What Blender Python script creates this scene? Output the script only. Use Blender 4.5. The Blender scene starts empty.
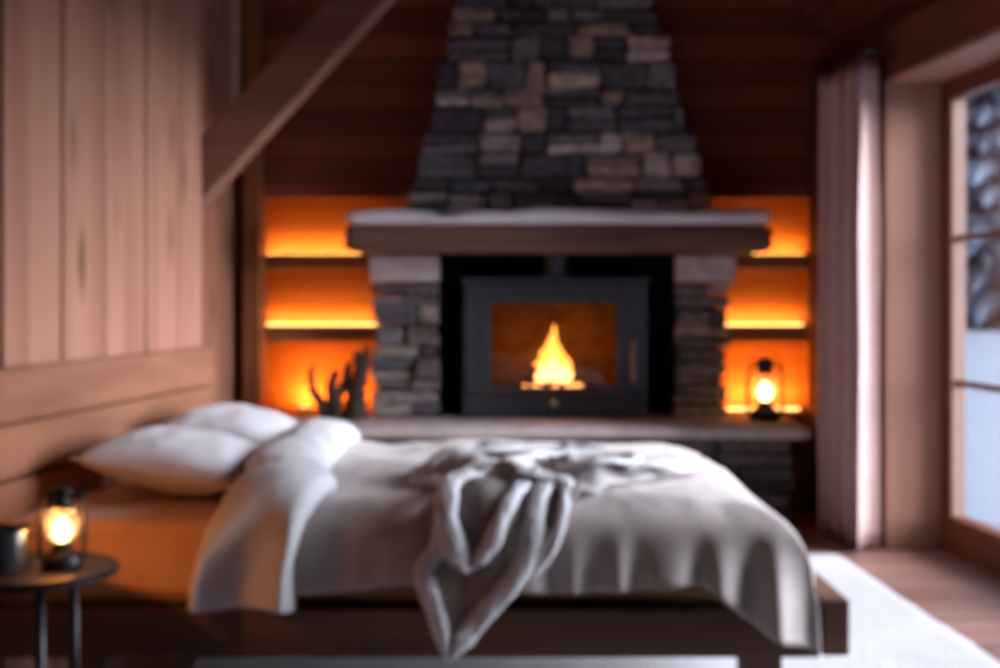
import bpy, bmesh, math, random
from mathutils import Vector, Matrix, noise
PI = math.pi
C = bpy.context.scene.collection
SC = bpy.context.scene

# ------------------------------------------------------------------ helpers
def tag(o, label=None, cat=None, group=None, kind=None):
    if label: o['label'] = label
    if cat: o['category'] = cat
    if group: o['group'] = group
    if kind: o['kind'] = kind
    return o

def thing(name, label, cat, loc=(0, 0, 0), rotz=0, group=None):
    o = bpy.data.objects.new(name, None); C.objects.link(o)
    o.location = loc; o.rotation_euler = (0, 0, rotz); o.empty_display_size = .1
    return tag(o, label, cat, group)

def obj(name, bm, mats, parent=None, smooth=False, mods=None):
    me = bpy.data.meshes.new(name)
    bmesh.ops.recalc_face_normals(bm, faces=bm.faces[:])
    bm.to_mesh(me); bm.free()
    for m in (mats if isinstance(mats, (list, tuple)) else [mats]): me.materials.append(m)
    if smooth:
        for p in me.polygons: p.use_smooth = True
    o = bpy.data.objects.new(name, me); C.objects.link(o)
    if parent is not None: o.parent = parent
    return o

def struct(name, bm, m, parent=None, smooth=False):
    o = obj(name, bm, m, parent, smooth)
    if parent is None: o['kind'] = 'structure'
    return o

def copy_tree(o, parent=None):
    c = o.copy(); C.objects.link(c)
    if parent is not None: c.parent = parent
    for ch in list(o.children): copy_tree(ch, c)
    return c

def hexa(bm, p, bev=0, mi=0):
    """p: 4 bottom corners then 4 top corners, both in the same turning order"""
    vs = [bm.verts.new(Vector(q)) for q in p]
    fs = [bm.faces.new([vs[i] for i in f]) for f in
          ((3, 2, 1, 0), (4, 5, 6, 7), (0, 1, 5, 4), (1, 2, 6, 5), (2, 3, 7, 6), (3, 0, 4, 7))]
    for f in fs: f.material_index = mi
    if bev:
        es = list({e for f in fs for e in f.edges})
        bmesh.ops.bevel(bm, geom=es, offset=bev, segments=2, affect='EDGES', profile=.6)
    return bm

def box(bm, x0, x1, y0, y1, z0, z1, bev=0, mi=0):
    return hexa(bm, [(x0, y0, z0), (x1, y0, z0), (x1, y1, z0), (x0, y1, z0),
                     (x0, y0, z1), (x1, y0, z1), (x1, y1, z1), (x0, y1, z1)], bev, mi)

def lathe(bm, prof, seg=28, cx=0, cy=0, cz=0):
    rings = []
    for r, z in prof:
        if r < 1e-5: rings.append([bm.verts.new((cx, cy, cz + z))])
        else: rings.append([bm.verts.new((cx + r * math.cos(2 * PI * k / seg), cy + r * math.sin(2 * PI * k / seg), cz + z)) for k in range(seg)])
    for a, b in zip(rings, rings[1:]):
        for k in range(seg):
            k2 = (k + 1) % seg
            if len(a) == 1 and len(b) == 1: continue
            if len(a) == 1: bm.faces.new((a[0], b[k], b[k2]))
            elif len(b) == 1: bm.faces.new((a[k], a[k2], b[0]))
            else: bm.faces.new((a[k], a[k2], b[k2], b[k]))
    return bm

def tube(bm, pts, rad, seg=10, caps=True, flat=1.0):
    pts = [Vector(p) for p in pts]; n = len(pts)
    rads = rad if isinstance(rad, (list, tuple)) else [rad] * n
    rings = []; up = Vector((0.13, 0.31, 1)).normalized()
    for i, p in enumerate(pts):
        d = (pts[min(i + 1, n - 1)] - pts[max(i - 1, 0)]).normalized()
        a = d.cross(up)
        if a.length < 1e-3: a = d.cross(Vector((1, 0, 0)))
        a.normalize(); b = a.cross(d).normalized()
        rings.append([bm.verts.new(p + rads[i] * (math.cos(2 * PI * k / seg) * a + flat * math.sin(2 * PI * k / seg) * b)) for k in range(seg)])
    for A, B in zip(rings, rings[1:]):
        for k in range(seg):
            k2 = (k + 1) % seg
            bm.faces.new((A[k], A[k2], B[k2], B[k]))
    if caps:
        bm.faces.new(rings[0][::-1]); bm.faces.new(rings[-1])
    return bm

def spline(ctrl, n=8):
    P = [Vector(c) for c in ctrl]; P = [2 * P[0] - P[1]] + P + [2 * P[-1] - P[-2]]
    out = []
    for i in range(1, len(P) - 2):
        for k in range(n):
            t = k / n
            out.append(.5 * (2 * P[i] + (P[i + 1] - P[i - 1]) * t + (2 * P[i - 1] - 5 * P[i] + 4 * P[i + 1] - P[i + 2]) * t * t
                       + (3 * P[i] - P[i - 1] - 3 * P[i + 1] + P[i + 2]) * t ** 3))
    out.append(P[-2]); return out

def grid(bm, nu, nv, f):
    vs = [[bm.verts.new(f(i / nu, j / nv)) for j in range(nv + 1)] for i in range(nu + 1)]
    for i in range(nu):
        for j in range(nv):
            bm.faces.new((vs[i][j], vs[i + 1][j], vs[i + 1][j + 1], vs[i][j + 1]))
    return bm

def solid(o, t, off=-1):
    m = o.modifiers.new('solid', 'SOLIDIFY'); m.thickness = t; m.offset = off; return o
def subd(o, n=1):
    m = o.modifiers.new('sub', 'SUBSURF'); m.levels = n; m.render_levels = n; return o
def sstep(a, b, x):
    t = min(1, max(0, (x - a) / (b - a))); return t * t * (3 - 2 * t)
def fbm(x, y, z=0, o=3):
    return sum(noise.noise(Vector((x * 2 ** k, y * 2 ** k, z * 2 ** k + 7 * k))) / 2 ** k for k in range(o))

# ---------------------------------------------------------------- materials
def newmat(name):
    m = bpy.data.materials.new(name); m.use_nodes = True
    return m, m.node_tree.nodes, m.node_tree.links, m.node_tree.nodes['Principled BSDF']

def setp(b, **k):
    for n, v in k.items(): b.inputs[n.replace('_', ' ')].default_value = v

def plain(name, col, rough=.6, metal=0, noise_amt=.25, nscale=8, bump=0, sheen=0):
    m, N, L, b = newmat(name)
    tc = N.new('ShaderNodeTexCoord'); nz = N.new('ShaderNodeTexNoise'); nz.inputs['Scale'].default_value = nscale
    nz.inputs['Detail'].default_value = 5
    L.new(tc.outputs['Object'], nz.inputs['Vector'])
    r = N.new('ShaderNodeValToRGB'); r.color_ramp.elements[0].position = .3; r.color_ramp.elements[1].position = .7
    r.color_ramp.elements[0].color = tuple(c * (1 - noise_amt) for c in col) + (1,)
    r.color_ramp.elements[1].color = tuple(min(1, c * (1 + noise_amt)) for c in col) + (1,)
    L.new(nz.outputs['Fac'], r.inputs['Fac']); L.new(r.outputs['Color'], b.inputs['Base Color'])
    setp(b, Roughness=rough, Metallic=metal)
    if sheen: b.inputs['Sheen Weight'].default_value = sheen
    if bump:
        bp = N.new('ShaderNodeBump'); bp.inputs['Strength'].default_value = bump; bp.inputs['Distance'].default_value = .01
        L.new(nz.outputs['Fac'], bp.inputs['Height']); L.new(bp.outputs['Normal'], b.inputs['Normal'])
    return m

def wood(name, dark, light, grain='x', scale=1.0, rough=.55, boards=None, knots=0, bump=.15, wash=.5):
    """grain along the named axis; optional board joints every `boards[1]` metres across axis `boards[0]`"""
    m, N, L, b = newmat(name)
    tc = N.new('ShaderNodeTexCoord'); mp = N.new('ShaderNodeMapping')
    s = [14 * scale] * 3; s['xyz'.index(grain)] = .9 * scale
    mp.inputs['Scale'].default_value = s
    L.new(tc.outputs['Object'], mp.inputs['Vector'])
    n1 = N.new('ShaderNodeTexNoise'); n1.inputs['Scale'].default_value = 1; n1.inputs['Detail'].default_value = 7
    n1.inputs['Distortion'].default_value = .6
    L.new(mp.outputs['Vector'], n1.inputs['Vector'])
    r = N.new('ShaderNodeValToRGB'); r.color_ramp.elements[0].position = .28; r.color_ramp.elements[1].position = .72
    r.color_ramp.elements[0].color = tuple(dark) + (1,); r.color_ramp.elements[1].color = tuple(light) + (1,)
    L.new(n1.outputs['Fac'], r.inputs['Fac']); out = r.outputs['Color']
    def mix(fac_socket, a, colb, mode='MULTIPLY'):
        x = N.new('ShaderNodeMix'); x.data_type = 'RGBA'; x.blend_type = mode
        L.new(fac_socket, x.inputs['Factor']); L.new(a, x.inputs['A'])
        x.inputs['B'].default_value = colb; return x.outputs['Result']
    if boards:
        ax, step = boards
        sp = N.new('ShaderNodeSeparateXYZ'); L.new(tc.outputs['Object'], sp.inputs[0])
        dv = N.new('ShaderNodeMath'); dv.operation = 'DIVIDE'; dv.inputs[1].default_value = step
        L.new(sp.outputs['xyz'.index(ax)], dv.inputs[0])
        fl = N.new('ShaderNodeMath'); fl.operation = 'FLOOR'; L.new(dv.outputs[0], fl.inputs[0])
        wn = N.new('ShaderNodeTexWhiteNoise'); wn.noise_dimensions = '1D'; L.new(fl.outputs[0], wn.inputs['W'])
        out = mix(wn.outputs['Value'], out, (wash, wash, wash, 1))
        fr = N.new('ShaderNodeMath'); fr.operation = 'FRACT'; L.new(dv.outputs[0], fr.inputs[0])
        lt = N.new('ShaderNodeMath'); lt.operation = 'LESS_THAN'; lt.inputs[1].default_value = .008 / step
        L.new(fr.outputs[0], lt.inputs[0])
        out = mix(lt.outputs[0], out, (.12, .1, .1, 1))
    if knots:
        mk = N.new('ShaderNodeMapping'); ks = [5.0] * 3; ks['xyz'.index(grain)] = 1.3
        mk.inputs['Scale'].default_value = ks; L.new(tc.outputs['Object'], mk.inputs['Vector'])
        vo = N.new('ShaderNodeTexVoronoi'); vo.inputs['Scale'].default_value = 1; L.new(mk.outputs['Vector'], vo.inputs['Vector'])
        kr = N.new('ShaderNodeValToRGB'); kr.color_ramp.elements[0].position = .05; kr.color_ramp.elements[1].position = .2
        kr.color_ramp.elements[0].color = (knots,) * 3 + (1,); kr.color_ramp.elements[1].color = (0, 0, 0, 1)
        L.new(vo.outputs['Distance'], kr.inputs['Fac'])
        out = mix(kr.outputs['Color'], out, (.25, .18, .15, 1))
    L.new(out, b.inputs['Base Color'])
    bp = N.new('ShaderNodeBump'); bp.inputs['Strength'].default_value = bump; bp.inputs['Distance'].default_value = .005
    L.new(n1.outputs['Fac'], bp.inputs['Height']); L.new(bp.outputs['Normal'], b.inputs['Normal'])
    setp(b, Roughness=rough); b.inputs['Specular IOR Level'].default_value = .3
    return m

def emit(name, col, strength):
    m, N, L, b = newmat(name)
    setp(b, Base_Color=tuple(col) + (1,), Emission_Color=tuple(col) + (1,), Emission_Strength=strength)
    return m

def clearglass(name, tint=(1, 1, 1), gl=.06):
    m, N, L, b = newmat(name); out = N['Material Output']
    t = N.new('ShaderNodeBsdfTransparent'); t.inputs[0].default_value = tuple(tint) + (1,)
    g = N.new('ShaderNodeBsdfGlossy'); g.inputs['Roughness'].default_value = .03
    fr = N.new('ShaderNodeFresnel'); fr.inputs[0].default_value = 1.45
    ml = N.new('ShaderNodeMath'); ml.operation = 'MULTIPLY'; ml.inputs[1].default_value = gl * 10
    mx = N.new('ShaderNodeMixShader')
    L.new(fr.outputs[0], ml.inputs[0]); L.new(ml.outputs[0], mx.inputs[0])
    L.new(t.outputs[0], mx.inputs[1]); L.new(g.outputs[0], mx.inputs[2]); L.new(mx.outputs[0], out.inputs['Surface'])
    return m

def stone_mat(name):
    m, N, L, b = newmat(name)
    a = N.new('ShaderNodeAttribute'); a.attribute_name = 'stone_color'
    tc = N.new('ShaderNodeTexCoord'); nz = N.new('ShaderNodeTexNoise'); nz.inputs['Scale'].default_value = 22; nz.inputs['Detail'].default_value = 8
    L.new(tc.outputs['Object'], nz.inputs['Vector'])
    r = N.new('ShaderNodeValToRGB'); r.color_ramp.elements[0].position = .3; r.color_ramp.elements[1].position = .75
    r.color_ramp.elements[0].color = (.45, .45, .47, 1); r.color_ramp.elements[1].color = (1.25, 1.2, 1.15, 1)
    L.new(nz.outputs['Fac'], r.inputs['Fac'])
    x = N.new('ShaderNodeMix'); x.data_type = 'RGBA'; x.blend_type = 'MULTIPLY'; x.inputs['Factor'].default_value = 1
    L.new(a.outputs['Color'], x.inputs['A']); L.new(r.outputs['Color'], x.inputs['B'])
    L.new(x.outputs['Result'], b.inputs['Base Color'])
    bp = N.new('ShaderNodeBump'); bp.inputs['Strength'].default_value = .6; bp.inputs['Distance'].default_value = .012
    L.new(nz.outputs['Fac'], bp.inputs['Height']); L.new(bp.outputs['Normal'], b.inputs['Normal'])
    setp(b, Roughness=.85)
    return m

M = dict(
    wall_left=wood('pale_vertical_pine', (.33, .14, .085), (.54, .268, .18), 'z', .55, boards=None, knots=.95),
    headboard=wood('headboard_oak', (.22, .085, .045), (.35, .155, .085), 'y', .7, knots=.5),
    back=wood('dark_stained_boards', (.23, .055, .026), (.33, .09, .045), 'x', .8, boards=('z', .14), wash=.6, rough=.6),
    ceil=wood('ceiling_boards', (.22, .06, .032), (.31, .095, .052), 'y', .8, boards=('x', .16), wash=.6, rough=.6),
    niche=wood('niche_panel', (.32, .095, .018), (.45, .15, .03), 'x', .8, rough=.6),
    header=wood('window_surround', (.13, .04, .022), (.19, .062, .033), 'y', .6, rough=.6),
    jamb=wood('window_reveal', (.32, .155, .105), (.42, .22, .155), 'z', .7, rough=.6),
    frame_dark=wood('window_frame_wood', (.11, .028, .011), (.17, .045, .018), 'y', .6, rough=.5),
    frame_pale=wood('window_bead_wood', (.42, .26, .2), (.52, .34, .27), 'z', .6, rough=.5),
    floor=wood('floor_boards', (.30, .145, .115), (.43, .235, .19), 'x', .5, boards=('y', .17), rough=.42, wash=.6),
    beam=wood('brace_beam', (.19, .08, .055), (.30, .14, .10), 'x', .6, rough=.65),
    mantel=wood('mantel_oak', (.10, .05, .035), (.2, .11, .08), 'x', .8, rough=.7, bump=.4),
    bedwood=wood('bed_walnut', (.10, .05, .032), (.2, .105, .07), 'x', .8, rough=.55),
    post=wood('niche_post', (.2, .07, .025), (.3, .115, .045), 'z', .7),
    shelf=wood('shelf_wood', (.25, .1, .03), (.36, .16, .055), 'x', .8),
    slab=plain('hearth_limestone', (.58, .49, .47), .6, 0, .2, 9, .25),
    whitestone=plain('pale_mantel_stone', (.76, .74, .80), .7, 0, .1, 6, .2),
    cap=plain('cap_stone', (.58, .52, .53), .8, 0, .25, 14, .4),
    mortar=plain('mortar', (.045, .042, .045), .95, 0, .3, 20, .3),
    black=plain('black_firebox', (.006, .006, .007), .9, 0, .3, 6, 0),
    iron=plain('painted_stove_iron', (.055, .066, .085), .45, .3, .2, 12, .05),
    glossiron=plain('dark_table_metal', (.035, .035, .04), .35, .6, .2, 12, 0),
    firebrick=plain('firebrick', (.20, .11, .055), .9, 0, .3, 14, .4),
    log=wood('charred_log', (.05, .025, .015), (.2, .09, .04), 'x', 1.5, rough=.9),
    handle=plain('handle_wood', (.35, .22, .17), .5, 0, .1, 8, 0),
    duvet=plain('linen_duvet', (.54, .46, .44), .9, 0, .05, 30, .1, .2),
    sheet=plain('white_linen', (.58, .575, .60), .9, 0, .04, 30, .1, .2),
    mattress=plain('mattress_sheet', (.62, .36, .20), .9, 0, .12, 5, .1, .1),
    pillow=plain('pillow_cotton', (.62, .61, .65), .9, 0, .03, 20, .05, .2),
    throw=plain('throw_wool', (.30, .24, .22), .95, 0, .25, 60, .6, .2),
    trim_wool=plain('throw_border_lit_ridge_wool', (.76, .74, .78), .95, 0, .1, 80, .8, .3),
    rug=plain('white_rug_pile', (.42, .41, .44), .95, 0, .06, 40, .8, .3),
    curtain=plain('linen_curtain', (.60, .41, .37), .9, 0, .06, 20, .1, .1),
    lantern=plain('lantern_metal', (.03, .026, .024), .45, .5, .3, 15, 0),
    cup=plain('dark_enamel', (.05, .055, .065), .25, .3, .1, 10, 0),
    drift=plain('dark_driftwood', (.05, .028, .018), .85, 0, .4, 12, .5),
    snow=plain('snow', (.235, .27, .325), .8, 0, .03, .6, .2),
    trunk=plain('fir_bark', (.09, .07, .06), .9, 0, .3, 6, .3),
    fir=plain('snowy_fir', (.10, .13, .19), .9, 0, .6, 2.2, 0),
    gap_light=plain('pale_gap_light', (.85, .72, .66), .6, 0, .1, 8, 0),
    win_glass=clearglass('window_glass', (.96, .98, 1), .05),
    stove_glass=clearglass('stove_glass', (.95, .8, .65), .05),
    stone=stone_mat('stacked_stone'),
    flame=emit('fire_flame', (1, .47, .10), 2.4),
    flame_core=emit('fire_core', (1, .72, .34), 3.2),
    wick=emit('lantern_flame', (1, .66, .28), 9),
    led=emit('led_strip_light', (1, .56, .16), 3.2),
    ember=emit('glowing_embers', (1, .55, .25), 2.5),
)

def frosted(name):
    m, N, L, b = newmat(name); out = N['Material Output']
    t = N.new('ShaderNodeBsdfTransparent'); t.inputs[0].default_value = (1, .96, .88, 1)
    g = N.new('ShaderNodeBsdfTranslucent'); g.inputs[0].default_value = (.95, .9, .8, 1)
    mx = N.new('ShaderNodeMixShader'); mx.inputs[0].default_value = .10
    L.new(t.outputs[0], mx.inputs[1]); L.new(g.outputs[0], mx.inputs[2]); L.new(mx.outputs[0], out.inputs['Surface'])
    return m
M['lan_glass'] = frosted('lantern_glass')
CAMZ = 1.17
# ------------------------------------------------------------------ setting
def L_(D, v=0.0, z=0.0):       # left wall: D metres from the viewer, v metres into the wall
    return (-1.204 - .115 * (5.3 - D) - v, D, z)
def R_(D, v=0.0, z=0.0):       # right wall
    return (1.82 + .077 * (6.1 - D) + v, D, z)

bm = bmesh.new(); box(bm, -2.6, 2.5, -1.2, 7.9, -.12, 0)
struct('floor', bm, M['floor'])

# left wall: vertical boards with open joints
bm = bmesh.new()
joints = [5.27, 4.97, 4.67, 4.31, 4.0, 3.63, 3.3, 2.95, 2.6, 2.2, 1.8, 1.4, 1.0, .6, .2, -.2, -.6, -1.2]
rnd = random.Random(3)
for a, b_ in zip(joints, joints[1:]):
    o_ = rnd.uniform(0, .012)
    hexa(bm, [L_(b_ + .009, -o_), L_(a - .009, -o_), L_(a - .009, .04), L_(b_ + .009, .04),
              L_(b_ + .009, -o_, 3.2), L_(a - .009, -o_, 3.2), L_(a - .009, .04, 3.2), L_(b_ + .009, .04, 3.2)], .004)
hexa(bm, [L_(-1.2, .041), L_(5.27, .041), L_(5.27, .3), L_(-1.2, .3), L_(-1.2, .041, 3.2), L_(5.27, .041, 3.2), L_(5.27, .3, 3.2), L_(-1.2, .3, 3.2)])
struct('wall_left', bm, M['wall_left'])

# set-back stretch of the left wall beyond the bed corner
bm = bmesh.new()
ys = [5.27 + .19 * k for k in range(12)]
for a, b_ in zip(ys, ys[1:]):
    xa = -1.62 + (a - 5.3) * .07; xb = -1.62 + (b_ - 5.3) * .07
    hexa(bm, [(xa, a + .004, 0), (xb, b_ - .004, 0), (xb - .12, b_ - .004, 0), (xa - .12, a + .004, 0),
              (xa, a + .004, 3.2), (xb, b_ - .004, 3.2), (xb - .12, b_ - .004, 3.2), (xa - .12, a + .004, 3.2)], .004)
struct('wall_left_recess', bm, M['wall_left'])

# back wall: soffit above the niches, panels of the niches, core behind the chimney
bm = bmesh.new()
box(bm, -1.7, 2.1, 7.30, 7.42, 1.745, 4.6); box(bm, -1.9, 2.3, 7.73, 7.85, 0, 1.9)
box(bm, -1.7, -1.44, 7.31, 7.725, 0, 1.80)
box(bm, 1.86, 2.2, 7.31, 7.725, 0, 1.80); box(bm, 1.57, 1.86, 7.31, 7.42, 0, .53)
struct('wall_back', bm, M['back'])
bm = bmesh.new()
box(bm, -1.44, -.40, 7.66, 7.72, .53, 1.86); box(bm, 1.02, 1.86, 7.66, 7.72, .53, 1.86)
box(bm, -1.44, -.40, 7.42, 7.66, 1.80, 1.86); box(bm, 1.02, 1.86, 7.42, 7.66, 1.80, 1.86)
box(bm, -1.44, -1.40, 7.42, 7.66, .53, 1.80); box(bm, 1.80, 1.86, 7.42, 7.66, .53, 1.80)
struct('wall_back_niche', bm, M['niche'])
bm = bmesh.new(); box(bm, -1.42, -1.33, 7.18, 7.42, 0, 3.6, .006)
struct('trim_1', bm, M['post'])
bm = bmesh.new(); box(bm, -1.55, -1.44, 7.22, 7.30, 1.9, 3.4, .004)  # pale board in place of a bright window gap, its light put into colour
struct('bright_gap_board', bm, M['gap_light'])

bm = bmesh.new(); box(bm, -2.7, 2.8, -1.35, -1.21, 0, 4.6); struct('wall_front', bm, M['header'])
# sloping ceiling
bm = bmesh.new()
def slab4(bm, a, b_, y0, y1, t):
    hexa(bm, [(a[0], y0, a[1]), (b_[0], y0, b_[1]), (b_[0], y1, b_[1]), (a[0], y1, a[1]),
              (a[0], y0, a[1] + t), (b_[0], y0, b_[1] + t), (b_[0], y1, b_[1] + t), (a[0], y1, a[1] + t)])
slab4(bm, (2.28, 2.27), (-.1, 4.45), -1.2, 7.42, .12)
slab4(bm, (-.1, 4.45), (-2.2, 2.75), -1.2, 7.42, .12)
struct('ceiling', bm, M['ceil'])

# right wall: far piece with reveal, header, near piece
bm = bmesh.new()
WN = 2.95   # near end of the glazing
hexa(bm, [R_(6.13), R_(7.3), R_(7.3, .34), R_(6.13, .34), R_(6.13, 0, 2.40), R_(7.3, 0, 2.40), R_(7.3, .34, 2.40), R_(6.13, .34, 2.40)])
hexa(bm, [R_(WN, 0, 2.22), R_(6.13, 0, 2.22), R_(6.13, .34, 2.22), R_(WN, .34, 2.22), R_(WN, 0, 2.45), R_(6.13, 0, 2.45), R_(6.13, .34, 2.45), R_(WN, .34, 2.45)])
hexa(bm, [R_(-1.2), R_(WN), R_(WN, .34), R_(-1.2, .34), R_(-1.2, 0, 2.40), R_(WN, 0, 2.40), R_(WN, .34, 2.40), R_(-1.2, .34, 2.40)])
hexa(bm, [R_(-1.2, .14, 2.38), R_(7.42, .14, 2.38), R_(7.42, .34, 2.38), R_(-1.2, .34, 2.38), R_(-1.2, .14, 2.62), R_(7.42, .14, 2.62), R_(7.42, .34, 2.62), R_(-1.2, .34, 2.62)])
struct('wall_right', bm, M['header'])
bm = bmesh.new()   # reveal lining: far jamb and the soffit board
hexa(bm, [R_(6.10, -.01), R_(6.128, -.01), R_(6.128, .29), R_(6.10, .29), R_(6.10, -.01, 2.19), R_(6.128, -.01, 2.19), R_(6.128, .29, 2.19), R_(6.10, .29, 2.19)], .004)
hexa(bm, [R_(WN, .0, 2.19), R_(6.128, .0, 2.19), R_(6.128, .29, 2.19), R_(WN, .29, 2.19), R_(WN, .0, 2.215), R_(6.128, .0, 2.215), R_(6.128, .29, 2.215), R_(WN, .29, 2.215)])
struct('trim_3', bm, M['jamb'])

def rbar(bm, d0, d1, v0, v1, z0, z1, bev=.004):
    return hexa(bm, [R_(d0, v0, z0), R_(d1, v0, z0), R_(d1, v1, z0), R_(d0, v1, z0), R_(d0, v0, z1), R_(d1, v0, z1), R_(d1, v1, z1), R_(d0, v1, z1)], bev)
win = bpy.data.objects.new('window_1', None); C.objects.link(win); win['kind'] = 'structure'
bm = bmesh.new()
rbar(bm, WN, 6.10, .25, .33, 0.001, .17); rbar(bm, WN, 6.10, .25, .33, 2.10, 2.19); rbar(bm, 6.05, 6.10, .25, .33, .17, 2.10)
rbar(bm, WN, WN + .07, .25, .33, .17, 2.10)
for d in (4.9, 3.9): rbar(bm, d - .05, d + .05, .25, .33, .17, 2.10)
obj('window_frame', bm, M['frame_dark'], win)
bm = bmesh.new()
rbar(bm, 6.02, 6.05, .27, .33, .17, 2.10, .002)
obj('window_bead', bm, M['frame_pale'], win)
for z in (.785, 1.455):
    bm = bmesh.new(); rbar(bm, WN + .07, 6.02, .285, .315, z - .014, z + .014, .003); obj('glazing_bar', bm, M['frame_dark'], win)
for d0, d1 in ((WN + .07, 3.85), (3.95, 4.85), (4.95, 6.02)):
    bm = bmesh.new(); rbar(bm, d0, d1, .297, .302, .17, 2.10, 0); obj('window_pane', bm, M['win_glass'], win)

# -------------------------------------------------------------- timber brace
bm = bmesh.new()
zb = lambda x: 2.388 + 1.097 * (x + .467)
bx0, bx1, yb0, yb1 = -1.60, .58, 5.276, 5.44
hexa(bm, [(bx0, yb0, zb(bx0)), (bx1, yb0, zb(bx1)), (bx1, yb1, zb(bx1)), (bx0, yb1, zb(bx0)),
          (bx0, yb0, zb(bx0) + .264), (bx1, yb0, zb(bx1) + .264), (bx1, yb1, zb(bx1) + .264), (bx0, yb1, zb(bx0) + .264)], .008)
br = obj('timber_brace', bm, M['beam'])
tag(br, 'dark diagonal timber beam rising from the corner of the pale plank wall to the roof', 'beam')

# ----------------------------------------------------------------- fireplace
COLS = [(.06, .065, .08), (.08, .087, .10), (.12, .12, .135), (.19, .18, .185), (.24, .20, .17), (.32, .27, .23), (.40, .37, .375), (.05, .05, .058), (.07, .075, .09)]
def add_stone(bm, lay, x0, x1, y0, y1, z0, z1, col, rnd, j=.011, bev=.014):
    pts = [(x0, y0, z0), (x1, y0, z0), (x1, y1, z0), (x0, y1, z0), (x0, y0, z1), (x1, y0, z1), (x1, y1, z1), (x0, y1, z1)]
    pts = [(a + rnd.uniform(-j, j), b + (rnd.uniform(-j, j) if k in (0, 1, 4, 5) else 0), c + rnd.uniform(-j, j) * .8) for k, (a, b, c) in enumerate(pts)]
    n0 = len(bm.faces)
    vs = [bm.verts.new(p) for p in pts]
    fs = [bm.faces.new([vs[i] for i in f]) for f in ((3, 2, 1, 0), (4, 5, 6, 7), (0, 1, 5, 4), (1, 2, 6, 5), (2, 3, 7, 6), (3, 0, 4, 7))]
    bev = min(bev * rnd.uniform(.7, 2.2), .3 * (z1 - z0))
    r = bmesh.ops.bevel(bm, geom=list({e for f in fs for e in f.edges}), offset=bev, segments=2, affect='EDGES', profile=.5)
    bm.faces.ensure_lookup_table()
    for f in bm.faces[n0:]:
        for l in f.loops: l[lay] = col
def colr(rnd, pal=None):
    c = rnd.choice(pal or COLS); k = rnd.uniform(1.5, 2.6); return (c[0] * k, c[1] * k, c[2] * k, 1)

def stones(bm, xl, xr, yf, yb, z0, z1, seed, hmin=.05, hmax=.15, wmin=.10, wmax=.36, pal=None, rough=.028):
    rnd = random.Random(seed); lay = bm.loops.layers.float_color.get('stone_color') or bm.loops.layers.float_color.new('stone_color')
    z = z0
    while z < z1 - .01:
        h = rnd.uniform(hmin, hmax)
        if z + h > z1 - hmin * .6: h = z1 - z
        zm = z + h / 2; a = xl(zm) + rnd.uniform(-.012, .012); e = xr(zm) + rnd.uniform(-.012, .012)
        x = a
        while x < e - .01:
            w = rnd.uniform(wmin, wmax)
            if x + w > e - wmin * .6: w = e - x
            y = yf + rnd.uniform(-rough, rough)
            g = .004
            if h > .09 and w > .17 and rnd.random() < .7:
                k = z + h * rnd.uniform(.4, .6)
                add_stone(bm, lay, x + g, x + w - g, y, yb, z + g, k - g, colr(rnd, pal), rnd)
                add_stone(bm, lay, x + g, x + w - g, y + rnd.uniform(-.015, .015), yb, k + g, z + h - g, colr(rnd, pal), rnd)
            else:
                add_stone(bm, lay, x + g, x + w - g, y, yb, z + g, z + h - g, colr(rnd, pal), rnd)
            x += w
        z += h
    return bm

fp = thing('fireplace', 'tall stacked-stone fireplace with tapering chimney, timber mantel and pale hearth ledge', 'fireplace', (.30, 7.0, 0))
def inv(o): o.matrix_parent_inverse = Matrix.Translation(-o.parent.location) ; return o
ZB, ZT = 1.655, 4.0
slope_l = (.28) / 1.105; slope_r = (.312) / 1.105
xl = lambda z: -.51 + (z - 1.68) * slope_l
xr = lambda z: 1.147 - (z - 1.68) * slope_r
bm = bmesh.new(); stones(bm, xl, xr, 7.0, 7.29, ZB, ZT - .6, 11)
inv(obj('chimney_breast', bm, M['stone'], fp))
bm = bmesh.new()
hexa(bm, [(xl(ZB) + .03, 7.05, ZB), (xr(ZB) - .03, 7.05, ZB), (xr(ZB) - .03, 7.295, ZB), (xl(ZB) + .03, 7.295, ZB),
          (xl(3.4) + .03, 7.05, 3.4), (xr(3.4) - .03, 7.05, 3.4), (xr(3.4) - .03, 7.295, 3.4), (xl(3.4) + .03, 7.295, 3.4)])
inv(obj('chimney_core', bm, M['mortar'], fp))
pal2 = [(.07, .07, .08), (.11, .10, .105), (.15, .13, .12), (.2, .17, .155), (.09, .075, .07)]
for s, (a, b_) in enumerate(((-.70, -.335), (.963, 1.255))):
    bm = bmesh.new(); stones(bm, lambda z: a, lambda z: b_, 7.11, 7.62, .535, 1.265, 21 + s, .06, .12, .13, .3, pal2)
    lay = bm.loops.layers.float_color['stone_color']
    pil = inv(obj('stone_pillar', bm, M['stone'], fp))
    bm = bmesh.new(); box(bm, a - .01 if s == 0 else a - .005, b_ + .005 if s == 0 else b_ + .03, 7.06, 7.62, 1.27, 1.415, .015)
    c_ = obj('cap_stone', bm, M['cap'], pil)
# firebox recess lining
bm = bmesh.new()
box(bm, -.335, .963, 7.60, 7.70, .535, 1.60); box(bm, -.335, -.325, 7.16, 7.60, .535, 1.42); box(bm, .953, .963, 7.16, 7.60, .535, 1.42)
box(bm, -.335, .963, 7.16, 7.60, 1.50, 1.60)
inv(obj('firebox_lining', bm, M['black'], fp))
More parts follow.
